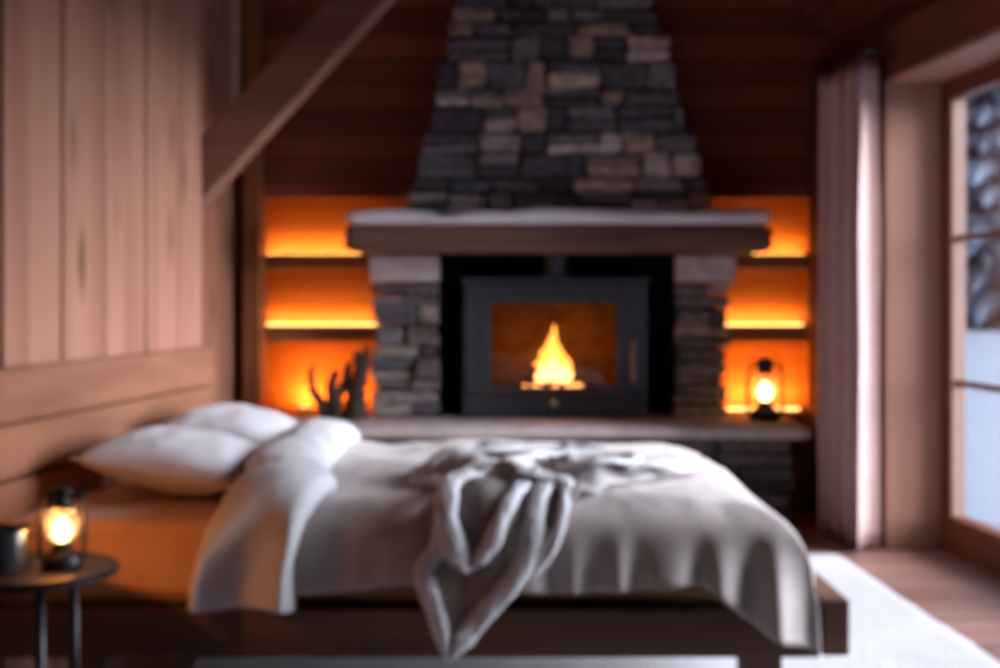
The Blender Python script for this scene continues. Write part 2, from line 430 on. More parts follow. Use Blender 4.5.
# mantel beam with hewn edges
bm = bmesh.new()
def mant(u, v):  # loop profile around beam cross-section
    return None
N_ = 40
def beam_mesh(x0, x1, y0, y1, z0, z1, amp, ztop_amp, seed, bev=.012, n=48):
    bm = bmesh.new(); prof = []
    r = bev
    prof = [(y0 + r, z0), (y1 - r, z0), (y1, z0 + r), (y1, z1 - r), (y1 - r, z1), ((y0 + y1) / 2, z1), (y0 + r, z1), (y0, z1 - r), (y0, (z0 + z1) / 2), (y0, z0 + r)]
    rings = []
    for i in range(n + 1):
        x = x0 + (x1 - x0) * i / n
        ring = []
        e = min(1, min(i, n - i) / 2 + .75)
        for k, (y, z) in enumerate(prof):
            up_ = 1 if z > (z0 + z1) / 2 + .001 else 0
            dz = (ztop_amp if up_ else amp) * fbm(x * 2.2 + seed, y * 3, 0, 3)
            if z == z1 or z == z1 - r: dz *= 1
            dy = amp * fbm(x * 3 + seed, z * 9, 5, 3) if y == y0 else 0
            cz = (z0 + z1) / 2
            ring.append(bm.verts.new((x, y + dy, cz + (z - cz) * e + dz)))
        rings.append(ring)
    m_ = len(prof)
    for A, B in zip(rings, rings[1:]):
        for k in range(m_): bm.faces.new((A[k], A[(k + 1) % m_], B[(k + 1) % m_], B[k]))
    bm.faces.new(rings[0]); bm.faces.new(rings[-1][::-1])
    return bm
inv(obj('mantel_beam', beam_mesh(-.805, 1.412, 6.75, 7.29, 1.42, 1.56, .006, .001, 3), M['mantel'], fp, True))
inv(obj('mantel_slab', beam_mesh(-.795, 1.40, 6.72, 7.29, 1.565, 1.635, .001, .022, 8, .028), M['whitestone'], fp, True))
# hearth ledge and base
inv(obj('hearth_slab', beam_mesh(-1.42, 1.57, 6.55, 7.655, .465, .53, .003, .0, 5, .02), M['slab'], fp, True))
bm = bmesh.new(); stones(bm, lambda z: -1.36, lambda z: 1.50, 6.64, 6.9, 0.002, .46, 41, .07, .14, .15, .4, [(.05, .045, .045), (.08, .07, .07), (.11, .09, .08), (.035, .03, .03)])
inv(obj('hearth_base', bm, M['stone'], fp))
bm = bmesh.new(); box(bm, -1.33, 1.47, 6.72, 7.3, 0.003, .455); inv(obj('hearth_core', bm, M['mortar'], fp))

# ---------------------------------------------------------------- wood stove
SX0, SX1, SY, SY1, SZ0, SZ1 = -.20, .803, 7.05, 7.45, .545, 1.289
st = thing('wood_stove', 'wide black iron wood stove with glass door and burning fire inside the stone fireplace', 'stove', ((SX0 + SX1) / 2, 7.25, .532))
gx0, gx1, gz0, gz1 = -.054, .634, .698, 1.154
bm = bmesh.new()
box(bm, SX0, SX1, SY + .03, SY1, SZ1 - .09, SZ1 - .02, .006)                       # top box
box(bm, SX0, SX1, SY + .03, SY1, SZ0, gz0 - .05, .006)                             # lower box
box(bm, SX0, gx0 - .06, SY + .03, SY1, gz0 - .05, SZ1 - .09, .003); box(bm, gx1 + .06, SX1, SY + .03, SY1, gz0 - .05, SZ1 - .09, .003)
box(bm, gx0 - .06, gx1 + .06, SY1 - .03, SY1, gz0 - .05, SZ1 - .09)
inv(obj('stove_body', bm, M['iron'], st))
bm = bmesh.new(); box(bm, SX0 - .015, SX1 + .015, SY - .005, SY1 + .01, SZ1 - .02, SZ1, .005); inv(obj('top_plate', bm, M['iron'], st))
bm = bmesh.new(); box(bm, SX0 + .02, SX1 - .02, SY + .01, SY1, .532, SZ0, .002); inv(obj('base_plinth', bm, M['iron'], st))
bm = bmesh.new()
box(bm, gx0 - .058, gx1 + .058, SY1 - .06, SY1 - .031, gz0 - .048, SZ1 - .092); box(bm, gx0 - .058, gx0 - .03, SY + .04, SY1 - .06, gz0 - .048, SZ1 - .092)
box(bm, gx1 + .03, gx1 + .058, SY + .04, SY1 - .06, gz0 - .048, SZ1 - .092); box(bm, gx0 - .03, gx1 + .03, SY + .04, SY1 - .06, gz0 - .048, gz0 - .02)
inv(obj('brick_lining', bm, M['firebrick'], st))
bm = bmesh.new()
dx0, dx1, dz0, dz1 = SX0 + .01, SX1 - .01, SZ0 + .12, SZ1 - .03
box(bm, dx0, gx0, SY, SY + .029, dz0, dz1, .004); box(bm, gx1, dx1, SY, SY + .029, dz0, dz1, .004)
box(bm, gx0 - .001, gx1 + .001, SY, SY + .029, gz1, dz1, .004); box(bm, gx0 - .001, gx1 + .001, SY, SY + .029, dz0, gz0, .004)
door = inv(obj('stove_door', bm, M['iron'], st))
def sub(o): return o
bm = bmesh.new(); box(bm, gx0, gx1, SY + .012, SY + .016, gz0, gz1); sub(obj('door_glass', bm, M['stove_glass'], door))
bm = bmesh.new(); tube(bm, spline([(.72, SY - .002, .955), (.72, SY - .035, .95), (.715, SY - .045, .86), (.72, SY - .045, .75), (.72, SY - .035, .725)]), .012)
h_ = sub(obj('door_handle', bm, M['handle'], door)); h_['label'] = 'pale wooden door handle'
bm = bmesh.new(); lathe(bm, [(0, 0), (.018, 0), (.022, .012), (.016, .022), (0, .024)], 18)
bmesh.ops.rotate(bm, verts=bm.verts, cent=(0, 0, 0), matrix=Matrix.Rotation(PI / 2, 3, 'X')); bmesh.ops.translate(bm, verts=bm.verts, vec=(.295, SY + .03, .60))
k_ = inv(obj('air_knob', bm, plain('steel_knob', (.4, .4, .42), .3, .9, .1, 5), st))
bm = bmesh.new(); tube(bm, [(.306, 7.16, SZ1 - .001), (.306, 7.16, 1.30), (.306, 7.16, 1.418)], .063, 24); lathe(bm, [(.085, 0), (.085, .014), (.066, .02), (.066, 0)], 24, .306, 7.16, SZ1)
inv(obj('flue_pipe', bm, M['iron'], st))

# fire: logs, embers, flames (each licking tongue a smooth lathe bent sideways)
FZ = gz0 - .02; FX = .295
for k, (x0, y0, x1, y1, z, r) in enumerate(((FX - .17, 7.22, FX + .17, 7.20, FZ + .036, .035), (FX - .15, 7.31, FX + .16, 7.29, FZ + .036, .035), (FX - .12, 7.20, FX + .13, 7.31, FZ + .096, .03))):
    t = thing('firewood_log', ['charred log lying at the front of the fire in the stove', 'charred log lying at the rear of the fire in the stove', 'short log laid crosswise on top of the two burning logs'][k], 'log', ((x0 + x1) / 2, (y0 + y1) / 2, z - r), group='logs burning in the stove')
    bm = bmesh.new(); n = 8
    tube(bm, [(x0 + (x1 - x0) * i / n - t.location.x, y0 + (y1 - y0) * i / n - t.location.y, r + .004 * math.sin(i * 1.7 + k)) for i in range(n + 1)], [r * (1 + .06 * math.sin(i * 2.3 + k)) for i in range(n + 1)], 12)
    obj('log_wood', bm, M['log'], t, True)
def tongue(bm, x, y, z, h, r, bend, seed):
    n = 14; rings = []
    prof = [(.45, 0), (.8, .05), (1, .13), (1, .22), (.9, .32), (.74, .42), (.58, .52), (.43, .62), (.3, .72), (.2, .81), (.11, .9), (.04, .97)]
    pts = []; rr = []
    for q_, t in prof:
        pts.append((x + bend * t * t + .008 * math.sin(seed + t * 9), y + .006 * math.cos(seed + t * 7), z + h * t)); rr.append(r * q_)
    tube(bm, pts, rr, 14)
fl = thing('fire', 'pointed yellow flames burning on the logs behind the stove glass', 'fire', (FX, 7.25, FZ))
bm = bmesh.new()
for a in ((0, .31, .075, .0), (-.07, .17, .05, .02), (.07, .17, .05, -.02), (-.03, .23, .05, .02), (.04, .21, .05, -.01)):
    tongue(bm, a[0], 0, .055, a[1], a[2], a[3], a[0] * 50)
obj('flame', bm, M['flame'], fl, True)
bm = bmesh.new()
for a in ((0, .16, .06), (-.06, .09, .045), (.06, .09, .045)): tongue(bm, a[0], -.055, .05, a[1], a[2], 0, 1)
obj('flame_core', bm, M['flame_core'], fl, True)
rnd = random.Random(5); bm = bmesh.new()
for k in range(26):
    x = rnd.uniform(-.16, .16); y = rnd.choice((-.1, .1)) + rnd.uniform(-.02, .02); s = rnd.uniform(.010, .018)
    bmesh.ops.create_icosphere(bm, subdivisions=1, radius=s, matrix=Matrix.Translation((x, y, s)))
e_ = obj('ember_bed', bm, M['ember'], fl); e_['kind'] = 'stuff'

# ------------------------------------------------------------------- niches
side_n = {0: 'left', 1: 'right'}
for s, (a, b_) in enumerate(((-1.395, -.41), (1.03, 1.795))):
    for k, z in enumerate((1.43, 1.02)):
        nm = ['upper', 'lower'][k]
        x0, x1 = (a, -.715) if s == 0 else (1.30, b_)
        if k == 1: x0, x1 = ((a, -.705) if s == 0 else (1.26, b_))
        t = thing('wall_shelf', '%s lit wooden shelf in the niche %s of the fireplace' % (nm, ['left', 'right'][s]), 'shelf', ((x0 + x1) / 2, 7.5, z), group='lit shelves beside the fireplace')
        hw = (x1 - x0) / 2
        bm = bmesh.new(); box(bm, -hw, hw, -.13, .155, -.085, 0, .004); obj('shelf_board', bm, M['shelf'], t)
        bm = bmesh.new(); box(bm, -hw + .02, hw - .02, .12, .135, .0005, .012); obj('light_strip', bm, M['led'], t)
        al = bpy.data.lights.new('shelf_light', 'AREA'); al.shape = 'RECTANGLE'; al.size = 2 * hw - .04; al.size_y = .02; al.energy = 5.2 * hw; al.color = (1, .48, .11)
        ao = bpy.data.objects.new('shelf_light', al); C.objects.link(ao); ao.location = ((x0 + x1) / 2, 7.602, z + .022); ao.rotation_euler = Vector((0, .75, 1)).to_track_quat('-Z', 'Y').to_euler()
t = thing('light_strip', 'warm light strip lying on the ledge behind the lantern', 'light', (1.50, 7.56, .5305))
bm = bmesh.new(); box(bm, -.24, .24, -.008, .008, 0, .014); obj('strip_body', bm, M['led'], t)
for x, lb in ((-1.13, 'small warm uplight left of the driftwood on the ledge'), (-.86, 'small warm uplight behind the driftwood stems')):
    t = thing('uplight', lb, 'light', (x, 7.50, .5305), group='uplights behind the driftwood')
    bm = bmesh.new(); lathe(bm, [(0, 0), (.035, 0), (.035, .022), (.029, .022), (.028, .017), (0, .017)], 24); obj('uplight_body', bm, M['lantern'], t, False)
    bm = bmesh.new(); lathe(bm, [(0, .019), (.027, .019), (.027, .0225), (0, .0225)], 24); obj('uplight_lens', bm, emit('uplight_lens', (1, .55, .16), 5), t, False)

# dark driftwood on the ledge
def branch(bm, ctrl, r0, r1, n=7, seed=0):
    p = spline(ctrl, n); m_ = len(p)
    tube(bm, p, [1.35 * (r0 + (r1 - r0) * i / (m_ - 1)) * (1 + .18 * math.sin(i * 1.9 + seed)) for i in range(m_)], 10)
dw = thing('driftwood', 'dark gnarled driftwood stems standing on the ledge against the left stone pillar', 'ornament', (-.84, 6.97, .532))
bm = bmesh.new(); branch(bm, [(-.09, 0, .0), (-.12, 0, .08), (-.165, 0, .16), (-.175, 0, .25), (-.15, 0, .29)], .024, .007, seed=1); branch(bm, [(-.10, 0, .05), (-.06, 0, .13), (-.08, 0, .2)], .018, .006, seed=2)
obj('curved_stem', bm, M['drift'], dw, True)
bm = bmesh.new(); branch(bm, [(-.03, 0, 0), (-.045, 0, .1), (-.06, -.02, .18), (-.035, 0, .255)], .036, .014, seed=3); branch(bm, [(-.04, 0, .12), (.01, .01, .2), (.015, 0, .26), (.035, 0, .31)], .024, .008, seed=4)
obj('middle_stem', bm, M['drift'], dw, True)
bm = bmesh.new(); branch(bm, [(.075, 0, 0), (.065, 0, .12), (.09, -.01, .24), (.075, 0, .36)], .05, .018, seed=5); branch(bm, [(.08, 0, .2), (.11, -.01, .27), (.125, 0, .36), (.12, 0, .40)], .028, .008, seed=6); branch(bm, [(.06, 0, .15), (.03, 0, .22), (.04, 0, .3)], .022, .007, seed=7)
obj('tall_stem', bm, M['drift'], dw, True)

# ------------------------------------------------------------------ lanterns
def make_lantern(name, label, loc):
    t = thing(name, label, 'lantern', loc, group='oil lanterns')
    bm = bmesh.new(); lathe(bm, [(0, 0), (.043, 0), (.046, .004), (.046, .026), (.040, .036), (.026, .042), (.02, .052), (.024, .058), (.024, .064), (0, .064)], 32)
    obj('fuel_tank', bm, M['lantern'], t, True)
    bm = bmesh.new(); lathe(bm, [(.022, .064), (.034, .078), (.0385, .098), (.036, .12), (.028, .138), (.024, .146)], 32); solid(obj('glass_globe', bm, M['lan_glass'], t, True), .001)
    bm = bmesh.new(); lathe(bm, [(0, .146), (.03, .146), (.031, .151), (.022, .158), (.022, .176), (.028, .180), (.026, .187), (.012, .196), (0, .198)], 32)
    obj('chimney_cap', bm, M['lantern'], t, True)
    for s in (-1, 1):
        bm = bmesh.new(); tube(bm, spline([(s * .042, 0, .020), (s * .052, 0, .035), (s * .053, 0, .1), (s * .05, 0, .152), (s * .035, 0, .172), (s * .022, 0, .172)]), .0058, 8)
        obj('side_tube', bm, M['lantern'], t, True)
    bm = bmesh.new(); tube(bm, spline([(-.051, 0, .15), (-.055, .0, .172), (-.035, .004, .205), (0, .006, .216), (.035, .004, .205), (.055, 0, .172), (.051, 0, .15)]), .0016, 6)
    obj('wire_handle', bm, M['lantern'], t, True)
    bm = bmesh.new(); tube(bm, [(0, 0, .064), (0, 0, .070), (0, 0, .08), (0, 0, .09), (0, 0, .103), (0, 0, .116), (0, 0, .124)], [.008, .014, .020, .022, .018, .009, .001], 14)
    obj('flame', bm, M['wick'], t, True)
    return t
lan = make_lantern('oil_lantern', 'small glowing oil lantern standing on the round side table', (-1.045, 3.10, .5305))
lan2 = copy_tree(lan); lan2.location = (1.395, 6.84, .531); lan2.scale = (1.72,) * 3
lan2['label'] = 'larger glowing oil lantern standing on the stone ledge right of the fireplace'

# ---------------------------------------------------------------------- bed
bed = thing('bed', 'low dark wooden platform bed with a thick plank headboard', 'bed', (-.2, 4.2, 0))
bm = bmesh.new(); box(bm, -1.40, .842, 3.42, 3.50, .228, .353, .006); inv(obj('side_rail', bm, M['bedwood'], bed))
bm = bmesh.new(); box(bm, -1.20, .842, 4.93, 5.01, .228, .353, .006); inv(obj('side_rail', bm, M['bedwood'], bed))
bm = bmesh.new(); box(bm, .845, .915, 3.40, 5.03, .238, .385, .006); inv(obj('foot_rail', bm, M['bedwood'], bed))
bm = bmesh.new(); box(bm, -1.20, .80, 3.505, 4.925, .30, .352); inv(obj('platform', bm, M['bedwood'], bed))
for x, y in ((.645, 3.45), (.645, 4.88), (-1.15, 3.45), (-1.1, 4.88)):
    bm = bmesh.new(); box(bm, x, x + .105, y, y + .1, .024, .228, .006); inv(obj('leg', bm, M['bedwood'], bed))
bm = bmesh.new()
zs = [.36, .51, .67, .827, .986]
for k, (a, b_) in enumerate(zip(zs, zs[1:])):
    g = .004; o_ = [-.045, -.05, -.045, -.055][k]
    hexa(bm, [L_(3.2, o_, a + g), L_(5.262, o_, a + g), L_(5.262, -.007, a + g), L_(3.2, -.007, a + g), L_(3.2, o_, b_ - g), L_(5.262, o_, b_ - g), L_(5.262, -.007, b_ - g), L_(3.2, -.007, b_ - g)], .008)
inv(obj('headboard', bm, M['headboard'], bed))

bm = bmesh.new()
def mx(D): return L_(D, -.06)[0]
hexa(bm, [(mx(3.47), 3.47, .356), (.68, 3.47, .356), (.68, 4.93, .356), (mx(4.93), 4.93, .356), (mx(3.47), 3.47, .58), (.68, 3.47, .58), (.68, 4.93, .58), (mx(4.93), 4.93, .58)], .035)
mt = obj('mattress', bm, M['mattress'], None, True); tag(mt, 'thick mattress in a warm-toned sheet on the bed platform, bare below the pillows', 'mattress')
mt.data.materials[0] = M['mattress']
bm = bmesh.new()
for z in (.395, .545):
    c = [(mx(3.47) + .02, 3.466, z), (-.3, 3.466, z), (.66, 3.466, z)]
    tube(bm, c, .006, 8)
pp = obj('piping', bm, M['mattress'], mt, True)

# cloth lying over the bed: unrolled near-far coordinate t (0 = where the top starts) and head-foot coordinate s
TOP = .65
def roll(t, r, ext_flare):
    if t >= 0: return t, 0.0
    a = -t / r
    if a < PI / 2: return -r * math.sin(a), r * (1 - math.cos(a))
    e = -t - r * PI / 2
    return -r - ext_flare * e, r + e
YE, RN = 3.40, .13       # near face, bend radius
XE, RF = .815, .20
YF = 5.0
Y0 = YE + RN
def bedcloth(s, t, off=0.0, wr=1.0, droop=True):
    """s: x where flat (beyond XE-RF it rolls over the foot); t from near hang (<0) to far hang"""
    topw = (YF - RN) - Y0
    if t <= topw / 2:
        py, dn = roll(t, RN, .10); y = Y0 + py
    else:
        py, dn = roll(topw - t, RN, .10); y = YF - RN - py
    fx = XE - RF
    if s <= fx: x, df = s, 0.0
    else:
        px, df = roll(fx - s, RF, .22); x = fx - px
    near = t < topw / 2
    drop = max(dn, df) + .12 * min(dn, df)
    z = TOP - drop
    # cross-bed sag/puff and wrinkles
    flat = 1 - sstep(0, .12, drop)
    z += wr * flat * (.022 * fbm(s * 2.0, t * 2.0, 1) + .006 * fbm(s * 9, t * 7, 4)) - .012 * flat
    hang = sstep(.06, .28, dn)
    f = .5 + .5 * math.sin(x * 46 + 5 * fbm(x * 2.2, 0, 2)); amp = .010 + .022 * sstep(-.1, .3, x) + .02 * sstep(.4, .7, x)
    dy = wr * hang * (amp * (f - .3) + .02 * fbm(x * 3, t * 2, 9))
    y += -dy if near else dy
    hf = sstep(.08, .3, df)
    x += wr * hf * (.012 * math.sin(y * 21) + .01 * fbm(y * 4, 0, 3))
    if near: y -= off * sstep(.0, .1, dn)
    z += off * (1 - sstep(.05, .2, drop))
    return Vector((x, y, z))

dv = thing('duvet', 'rumpled off-white linen duvet spread over the bed and hanging over its foot', 'duvet', (0, 4.2, TOP))
topw = (YF - RN) - Y0
def nearlen(x):   # how far the near side hangs, longer at the foot corner
    return .29 + .125 * sstep(.5, .74, x) + .012 * math.sin(x * 9)
def f_duvet(u, v):
    s = -.575 + u * (XE - RF + .575 + .36)
    tl = -nearlen(s) - .02
    th_ = topw + .30
    t = tl + (th_ - tl) * v
    return bedcloth(s, t)
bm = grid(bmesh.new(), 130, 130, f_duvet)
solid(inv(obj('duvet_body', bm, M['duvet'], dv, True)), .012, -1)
# turned-back edge: a plump roll crossing the bed
def f_fold(u, v):
    tl = -.36; th_ = topw + .30; t = tl + (th_ - tl) * v
    w = .24
    near = 1 - sstep(0, .4, v)
    a = PI * (u * 1.0)
    cx = -.66 + .075 * math.exp(-((t - .05) / .28) ** 2) - .02 * (1 - sstep(-.3, 0, t)) + .012 * fbm(v * 4, 0, 1)
    off = .065 * math.sin(a) ** .8 + .006
    off += .020 * sstep(.0, .25, .5 - abs(v - .5)) * math.sin(a)
    s = cx - w / 2 * math.cos(a) * 1.02
    base = bedcloth(s, t, 0, .3)
    # outward normal of the cloth run at t
    e = .01
    n1 = bedcloth(s, t + e, 0, 0) - bedcloth(s, t - e, 0, 0)
    nrm = Vector((0, -n1.z, n1.y)).normalized()
    dnz = sstep(-.05, -.3, t)
    hangf = (1 - sstep(-.33, -.05, t))
    p = base + nrm * (off * (1 - .35 * hangf) + hangf * (.035 * math.exp(-((u - .14) / .12) ** 2) + .05 * math.exp(-((u - .80) / .13) ** 2) - .075 * math.exp(-((u - .50) / .15) ** 2)) )
    p.x += .03 * hangf * (u - .5) + .02 * fbm(t * 3, u * 2, 6)
    p.z += .004 * fbm(u * 5, v * 16, 3)
    return p
bm = grid(bmesh.new(), 40, 110, f_fold)
fo = inv(obj('folded_edge', bm, M['sheet'], dv, True)); solid(fo, .008); fo['label'] = 'white turned-back edge of the duvet'

# pillows
def make_pillow(name, label, loc, rot, size, seed):
    t = thing(name, label, 'pillow', loc, 0, 'bed pillows'); t.rotation_euler = rot
    lx, ly, h = size; n = 28
    bm = bmesh.new()
    def P(u, v, sgn):
        x = 2 * u - 1; y = 2 * v - 1
        prof = max(0, (1 - abs(x) ** 2.6)) ** .55 * max(0, (1 - abs(y) ** 2.6)) ** .55
        pin = 1 - .07 * (1 - abs(x * y)) * (abs(x) ** 4 + abs(y) ** 4) * .6
        wr = .010 * fbm(x * 2.2 + seed, y * 2.2, sgn) * prof
        return Vector((x * lx / 2 * (1 - .06 * (1 - y * y) * abs(x) ** 3), y * ly / 2 * (1 - .06 * (1 - x * x) * abs(y) ** 3), sgn * h / 2 * prof + wr))
    grid(bm, n, n, lambda u, v: P(u, v, 1)); grid(bm, n, n, lambda u, v: P(u, v, -1))
    bmesh.ops.remove_doubles(bm, verts=bm.verts, dist=.0012)
    obj('pillow_case', bm, M['pillow'], t, True)
    bm = bmesh.new(); pts = []
    for a, b_ in (((-1, -1), (1, -1)), ((1, -1), (1, 1)), ((1, 1), (-1, 1)), ((-1, 1), (-1, -1))):
        for k in range(10):
            x = a[0] + (b_[0] - a[0]) * k / 10; y = a[1] + (b_[1] - a[1]) * k / 10
            pts.append(P((x + 1) / 2, (y + 1) / 2, 0) )
    pts.append(pts[0]); tube(bm, pts, .004, 6); obj('seam', bm, M['pillow'], t, True)
    return t
make_pillow('pillow', 'plump white pillow nearest the side table, leaning on the headboard', (-.97, 4.0, .68), (0, math.radians(9), math.radians(-4)), (.48, .60, .165), 1)
make_pillow('pillow', 'white pillow farther from the side table, beyond the first pillow', (-.93, 4.64, .69), (0, math.radians(10), math.radians(-5)), (.45, .60, .19), 4)

# throw blanket: dark woollen shawl with pale borders, fold light and shade added to its two tones, heaped on the bed and hanging over its near side
tw = thing('throw_blanket', 'rumpled dark wool throw with pale borders trailing over the side of the bed', 'blanket', (0, 3.6, TOP))
def S(x, t, off):
    # point above the duvet surface
    p = bedcloth(x, t, 0, 1.0)
    e = .01; n1 = bedcloth(x, t + e, 0, 0) - bedcloth(x, t - e, 0, 0)
    nrm = Vector((0, -n1.z, n1.y)).normalized()
    return p + nrm * off
# hanging corner: left and right outlines (x) as function of v (0 tip .. 1 top edge)
def lerp_tab(tab, v):
    for (a, x), (b, y) in zip(tab, tab[1:]):
        if v <= b:
            k = (v - a) / (b - a); return x + (y - x) * k
    return tab[-1][1]
LT = [(0, -.135), (.25, -.165), (.55, -.20), (.75, -.185), (1, -.13)]
RT = [(0, -.125), (.2, -.02), (.45, .075), (.7, .15), (1, .235)]
TTIP = -.485
def fh(u, v):
    a = lerp_tab(LT, v); b = lerp_tab(RT, v); x = a + (b - a) * u; t = TTIP + (-.0 - TTIP) * v
    return S(x, t, .028 + .018 * math.sin(u * 9 + v * 5) * v + .006 * (1 - abs(2 * u - 1)))
bm = grid(bmesh.new(), 24, 40, fh)
solid(inv(obj('hanging_corner', bm, M['throw'], tw, True)), .008)
# upper heap on the bed
HL = [(0, -.16), (.3, -.26), (.6, -.27), (1, -.12)]
HR = [(0, .26), (.25, .34), (.5, .50), (.8, .47), (1, .2)]
def fp_(u, v):
    a = lerp_tab(HL, v); b = lerp_tab(HR, v); x = a + (b - a) * u; t = -.02 + .72 * v
    edge = min(1, min(u, 1 - u) * 8) * min(1, (1 - v) * 8)
    hgt = .018 + edge * (.030 + .028 * abs(fbm(x * 6, t * 6, 3)) * 1.4 + .02 * math.sin(x * 22 + t * 14))
    return S(x, t, max(.014, hgt))
bm = grid(bmesh.new(), 60, 50, fp_)
solid(inv(obj('heaped_body', bm, plain('throw_wool_lit_top', (.40, .36, .36), .95, 0, .3, 9, .5, .2), tw, True)), .008)  # lighter copy of the throw wool: light on the top put into colour
# pale borders: flattened rolls along edges; on folds the pale paints lit ridges
def border(ctrl, r=.018, name='pale_border_lit_ridge', off=.045):
    P = spline([(c[0], c[1], c[2] if len(c) > 2 else off) for c in ctrl], 12); n = len(P)
    hw = r * .95; K = 8
    bm = bmesh.new(); rows = []
    for i, p in enumerate(P):
        d = P[min(i + 1, n - 1)] - P[max(i - 1, 0)]; d = Vector((d.x, d.y)).normalized(); q_ = Vector((-d.y, d.x))
        w = hw * (1 + .22 * fbm(i * .11, r * 91, 4)); row = []
        e = min(1, min(i, n - 1 - i) / 9 + .2)
        for k in range(K + 1):
            a = 2 * k / K - 1
            h = p.z + .011 * (math.sqrt(max(0, 1 - a * a)) - .75) + .004 * fbm(i * .16, a * 1.5, r * 40) - .010 * (1 - e)
            row.append(bm.verts.new(S(p.x + q_.x * a * w * e, p.y + q_.y * a * w * e, h)))
        rows.append(row)
    for A, B in zip(rows, rows[1:]):
        for k in range(K): bm.faces.new((A[k], A[k + 1], B[k + 1], B[k]))
    return solid(inv(obj(name, bm, M['trim_wool'], tw, True)), .008)
TT = TTIP
bl = [border([(-.13, -.10, .05), (-.16, -.20), (-.195, -.25), (-.185, -.31), (-.16, -.38), (-.135, TT)], .026),           # left outline
      border([(-.13, TT), (-.07, -.40), (-.01, -.33), (.05, -.26), (.085, -.17), (.10, -.08), (.12, .02, .06), (.10, .12, .085)], .028),    # right outline
      border([(-.04, .02, .06), (-.12, -.04, .06), (-.14, -.13, .06), (-.115, -.20, .06), (-.085, -.26, .06)], .03),   # inner V left
      border([(-.085, -.26, .06), (-.03, -.20, .06), (.01, -.13, .06), (.045, -.06, .06), (.09, .02, .055)], .021),       # inner V right
      border([(.13, .1, .08), (.17, -.02), (.165, -.12), (.135, -.20), (.08, -.28)], .014),
      border([(.02, .0, .06), (.09, .05, .075), (.16, .02, .06), (.19, -.04, .05)], .026),
      border([(-.10, .06, .07), (-.01, .14, .08), (.07, .28, .085), (.15, .42, .08), (.26, .62, .06)], .026),
      border([(-.05, .02, .07), (.02, .10, .07), (.10, .22, .085)], .022),
      border([(-.20, .26, .06), (-.11, .36, .075), (.02, .40, .085), (.13, .52, .07)], .018),
      border([(.16, .16, .085), (.26, .10, .09), (.36, .18, .08), (.40, .28, .08), (.32, .40, .08), (.2, .38, .085), (.15, .26, .08)], .020),
      border([(.36, .18, .075), (.45, .24, .07), (.50, .36, .055), (.58, .46, .04)], .022),
      border([(.46, .30, .05), (.53, .34, .04), (.62, .44, .035)], .026),
      ]
for b_ in bl: b_['label'] = 'pale grey border and lit fold ridge'

# rug
def f_rug(u, v):
    y = 2.6 + 3.36 * v; xr_ = 1.61 - (y - 4.18) * .034
    x = -1.05 + (xr_ + 1.05) * u
    e = min(1, min(u, 1 - u) * 40, min(v, 1 - v) * 40)
    return Vector((x + .012 * fbm(0, y * 3, 1) * (u > .5), y + .012 * fbm(x * 3, 0, 2) * (v > .5), .003 + .018 * e + .003 * e * fbm(x * 6, y * 6, 1)))
bm = grid(bmesh.new(), 80, 90, f_rug)
tag(solid(obj('rug', bm, M['rug'], None, True), .002), 'large thick white rug under the bed, reaching out beyond its foot', 'rug')

# --------------------------------------------------------------- side table
tb = thing('side_table', 'small round dark metal side table beside the bed head', 'table', (-1.115, 3.10, 0))
bm = bmesh.new(); lathe(bm, [(0, .512), (.188, .512), (.198, .516), (.200, .53), (.196, .5335), (.191, .53), (0, .53)], 48); obj('table_top', bm, M['glossiron'], tb)
for a in (-1.09, 1.0, 3.1):
    c, s = math.cos(a), math.sin(a)
    bm = bmesh.new(); tube(bm, [(c * .12, s * .12, .511), (c * .125, s * .125, .25), (c * .15, s * .15, .001)], .012, 12); obj('leg', bm, M['glossiron'], tb, True)
bm = bmesh.new(); tube(bm, [(.12 * math.cos(2 * PI * k / 24), .12 * math.sin(2 * PI * k / 24), .17) for k in range(25)], .006, 8); obj('ring_stretcher', bm, M['glossiron'], tb, True)
cu = thing('cup', 'dark metal cup standing left of the small lantern on the side table', 'cup', (-1.172, 3.07, .5305))
bm = bmesh.new(); lathe(bm, [(0, 0), (.052, 0), (.056, .004), (.058, .098), (.0565, .1), (.055, .098), (.052, .008), (0, .006)], 36); obj('cup_body', bm, M['cup'], cu, True)
bm = bmesh.new(); tube(bm, spline([(-.05, 0, .082), (-.085, 0, .08), (-.09, 0, .05), (-.078, 0, .025), (-.05, 0, .022)]), .005, 8); obj('cup_handle', bm, M['cup'], cu, True)

# ------------------------------------------------------------------ curtain
cr = thing('curtain_rod', 'dark rod carrying the gathered curtain beside the window', 'curtain rod', R_(6.4, -.14, 2.315))
o0 = Vector(R_(6.4, -.14, 2.315))
bm = bmesh.new(); tube(bm, [Vector(R_(D, -.14, 2.315)) - o0 for D in (5.95, 6.3, 6.75)], .011, 12); obj('rod', bm, M['glossiron'], cr, True)
for D in (5.93, 6.77):
    bm = bmesh.new(); bmesh.ops.create_icosphere(bm, subdivisions=2, radius=.02, matrix=Matrix.Translation(Vector(R_(D, -.14, 2.315)) - o0)); obj('finial', bm, M['glossiron'], cr, True)
for D in (6.02, 6.73):
    bm = bmesh.new(); a = Vector(R_(D, -.14, 2.315)) - o0; b_ = Vector(R_(D, -.003, 2.315)) - o0; tube(bm, [a, b_], .008, 8); obj('bracket', bm, M['glossiron'], cr, True)
def f_curt(u, v):
    z = .015 + 2.285 * v
    D = 6.70 - .68 * u
    cx = 1.655 + (6.68 - D) * .10
    k = 7.5 * PI * u
    am = .055 - .012 * v + .012 * math.sin(u * 7 + 1)
    x = cx + am * math.sin(k) * 1.0 + .012 * fbm(u * 4, v * 2, 1)
    y = D + .022 * math.cos(k * 2) + .012 * fbm(u * 4, v * 2, 5)
    return Vector((x, y, z))
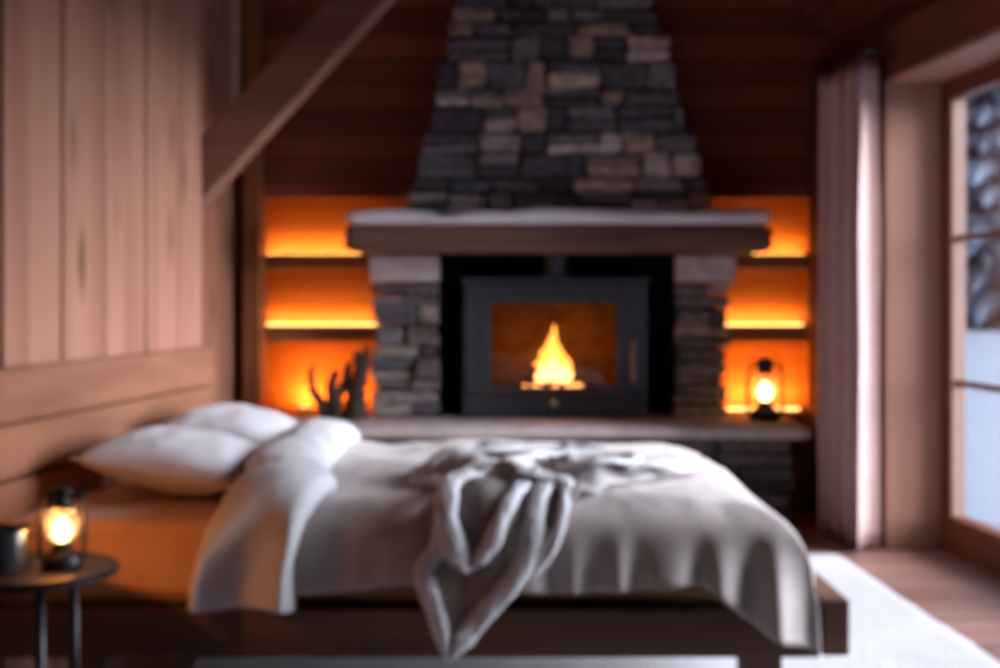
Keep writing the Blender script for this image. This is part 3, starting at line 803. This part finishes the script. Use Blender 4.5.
bm = grid(bmesh.new(), 170, 30, f_curt)
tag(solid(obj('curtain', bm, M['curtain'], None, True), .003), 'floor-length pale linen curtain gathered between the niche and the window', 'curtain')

# -------------------------------------------------------------------- outside
def gz(x, y):   # snow ground height
    d = math.hypot(x - 2.4, y - 4)
    return -.35 + 1.05 * sstep(3, 32, d) + .12 * fbm(x * .15, y * .15, 2) * sstep(2, 8, d)
bm = bmesh.new()
grid(bm, 60, 70, lambda u, v: (lambda x, y: Vector((x, y, gz(x, y))))(2.66 + 45 * u, -12 + 70 * v))
struct('ground', bm, M['snow'], None, True)

def make_fir(name, label, x, y, h, seed):
    rnd = random.Random(seed); z0 = gz(x, y) - .1
    t = thing(name, label, 'tree', (x, y, z0), rnd.uniform(0, 6), 'snowy firs outside the window')
    bm = bmesh.new(); tube(bm, [(0, 0, 0), (0, 0, h * .5), (0, 0, h * .97)], [.16, .09, .02], 8); obj('trunk', bm, M['trunk'], t, True)
    bm = bmesh.new(); sb = bm; n = 26
    lathe(bm, [(.02, h * .03), (.30, h * .05), (.2, h * .5), (.02, h * .96)], 9)
    for k in range(n):
        f = k / (n - 1); zc = h * (.06 + .88 * f); r = (h * .155) * (1 - f) ** .85 + .12
        m_ = 19 if k < 14 else 12; a0_ = rnd.uniform(0, 6)
        for j in range(m_):
            a = a0_ + 2 * PI * j / m_ + rnd.uniform(-.12, .12); rr = r * rnd.uniform(.8, 1.15); w = rr * .19
            d = Vector((math.cos(a), math.sin(a), 0)); sd = Vector((-d.y, d.x, 0)); dz = -rr * rnd.uniform(.25, .45)
            for B, lift, ws, th_ in ((bm, 0, 1, .10), (sb, .09, .72, .09)):
                p = [Vector((0, 0, zc + lift)), d * rr * .5 + sd * w * ws + Vector((0, 0, zc + dz * .35 + lift)), d * rr * (1 if ws == 1 else .93) + Vector((0, 0, zc + dz + lift)), d * rr * .5 - sd * w * ws + Vector((0, 0, zc + dz * .35 + lift))]
                vt = [B.verts.new(q_) for q_ in p]; c = B.verts.new(d * rr * .5 + Vector((0, 0, zc + dz * .3 + lift + th_))); c2 = B.verts.new(d * rr * .5 + Vector((0, 0, zc + dz * .5 + lift - .05)))
                for i in range(4):
                    for f_ in (B.faces.new((vt[i], vt[(i + 1) % 4], c)), B.faces.new((vt[(i + 1) % 4], vt[i], c2))): f_.material_index = 0 if ws == 1 else 1
    obj('boughs', bm, [M['fir'], M['snow']], t)
    return t
spots = [(7.4, 29, 15), (10.9, 28.8, 16), (12.6, 32.8, 18), (16.0, 33.6, 14), (8.0, 33.5, 12), (14.6, 29.2, 13), (12.9, 37.0, 19), (17.2, 37.4, 15), (9.3, 37.8, 15), (18.9, 33.2, 13), (15.2, 41.5, 20), (19.6, 42, 20), (11.4, 42, 20), (14.0, 46, 22), (18.0, 47, 22)]
for i, (x, y, h) in enumerate(spots):
    make_fir('snowy_fir_tree', 'snow-laden fir tree standing among others beyond the window', x, y, h, 60 + i)

# -------------------------------------------------------------------- lights
W = bpy.data.worlds.new('World'); SC.world = W; W.use_nodes = True
WN_ = W.node_tree.nodes; bg = WN_['Background']
bg.inputs['Color'].default_value = (.70, .79, 1, 1); bg.inputs['Strength'].default_value = 1.5

def light(kind, name, loc, power, col, **k):
    d = bpy.data.lights.new(name, kind); d.energy = power; d.color = col
    for a, v in k.items(): setattr(d, a, v)
    o = bpy.data.objects.new(name, d); C.objects.link(o); o.location = loc; return o
sun = light('SUN', 'daylight_sun', (8, 3, 6), 16.5, (.92, .93, 1.0), angle=math.radians(60))
sun.rotation_euler = Vector((-1, .16, -.38)).to_track_quat('-Z', 'Y').to_euler()
light('POINT', 'lantern_light', (-1.045, 3.10, .63), 26.0, (1, .33, .07), shadow_soft_size=.02)
for x, e, sz in ((-1.13, 3.2, .06), (-.86, 1.6, .05), (1.50, 5.0, .45)):
    a_ = light('AREA', 'niche_uplight', (x, 7.53, .565), e, (1, .42, .08), size=sz, shape='RECTANGLE', size_y=.03)
    a_.rotation_euler = Vector((0, .55, 1)).to_track_quat('-Z', 'Y').to_euler()
light('POINT', 'ledge_lantern_light', (1.395, 6.84, .70), 8, (1, .42, .10), shadow_soft_size=.03)
light('POINT', 'fire_light', (FX, 7.20, FZ + .17), 5, (1, .38, .07), shadow_soft_size=.05)

# -------------------------------------------------------------------- camera
cd = bpy.data.cameras.new('camera'); cam = bpy.data.objects.new('camera', cd); C.objects.link(cam)
cam.location = (0, 0, CAMZ); cam.rotation_euler = (PI / 2, 0, 0)
cd.sensor_width = 36; cd.lens = 46.8; cd.shift_y = -.034; cd.clip_start = .05; cd.clip_end = 200
cd.dof.use_dof = True; cd.dof.focus_distance = .3; cd.dof.aperture_fstop = 22
SC.camera = cam
SC.view_settings.view_transform = 'Standard'; SC.view_settings.look = 'None'
SC.view_settings.gamma = 1; SC.view_settings.use_curve_mapping = False; SC.view_settings.exposure = 0.45
SC.cycles.max_bounces = 8; SC.cycles.diffuse_bounces = 4; SC.cycles.transparent_max_bounces = 12
SC.cycles.sample_clamp_indirect = 6; SC.cycles.use_denoising = True
SC.cycles.caustics_reflective = False; SC.cycles.caustics_refractive = False
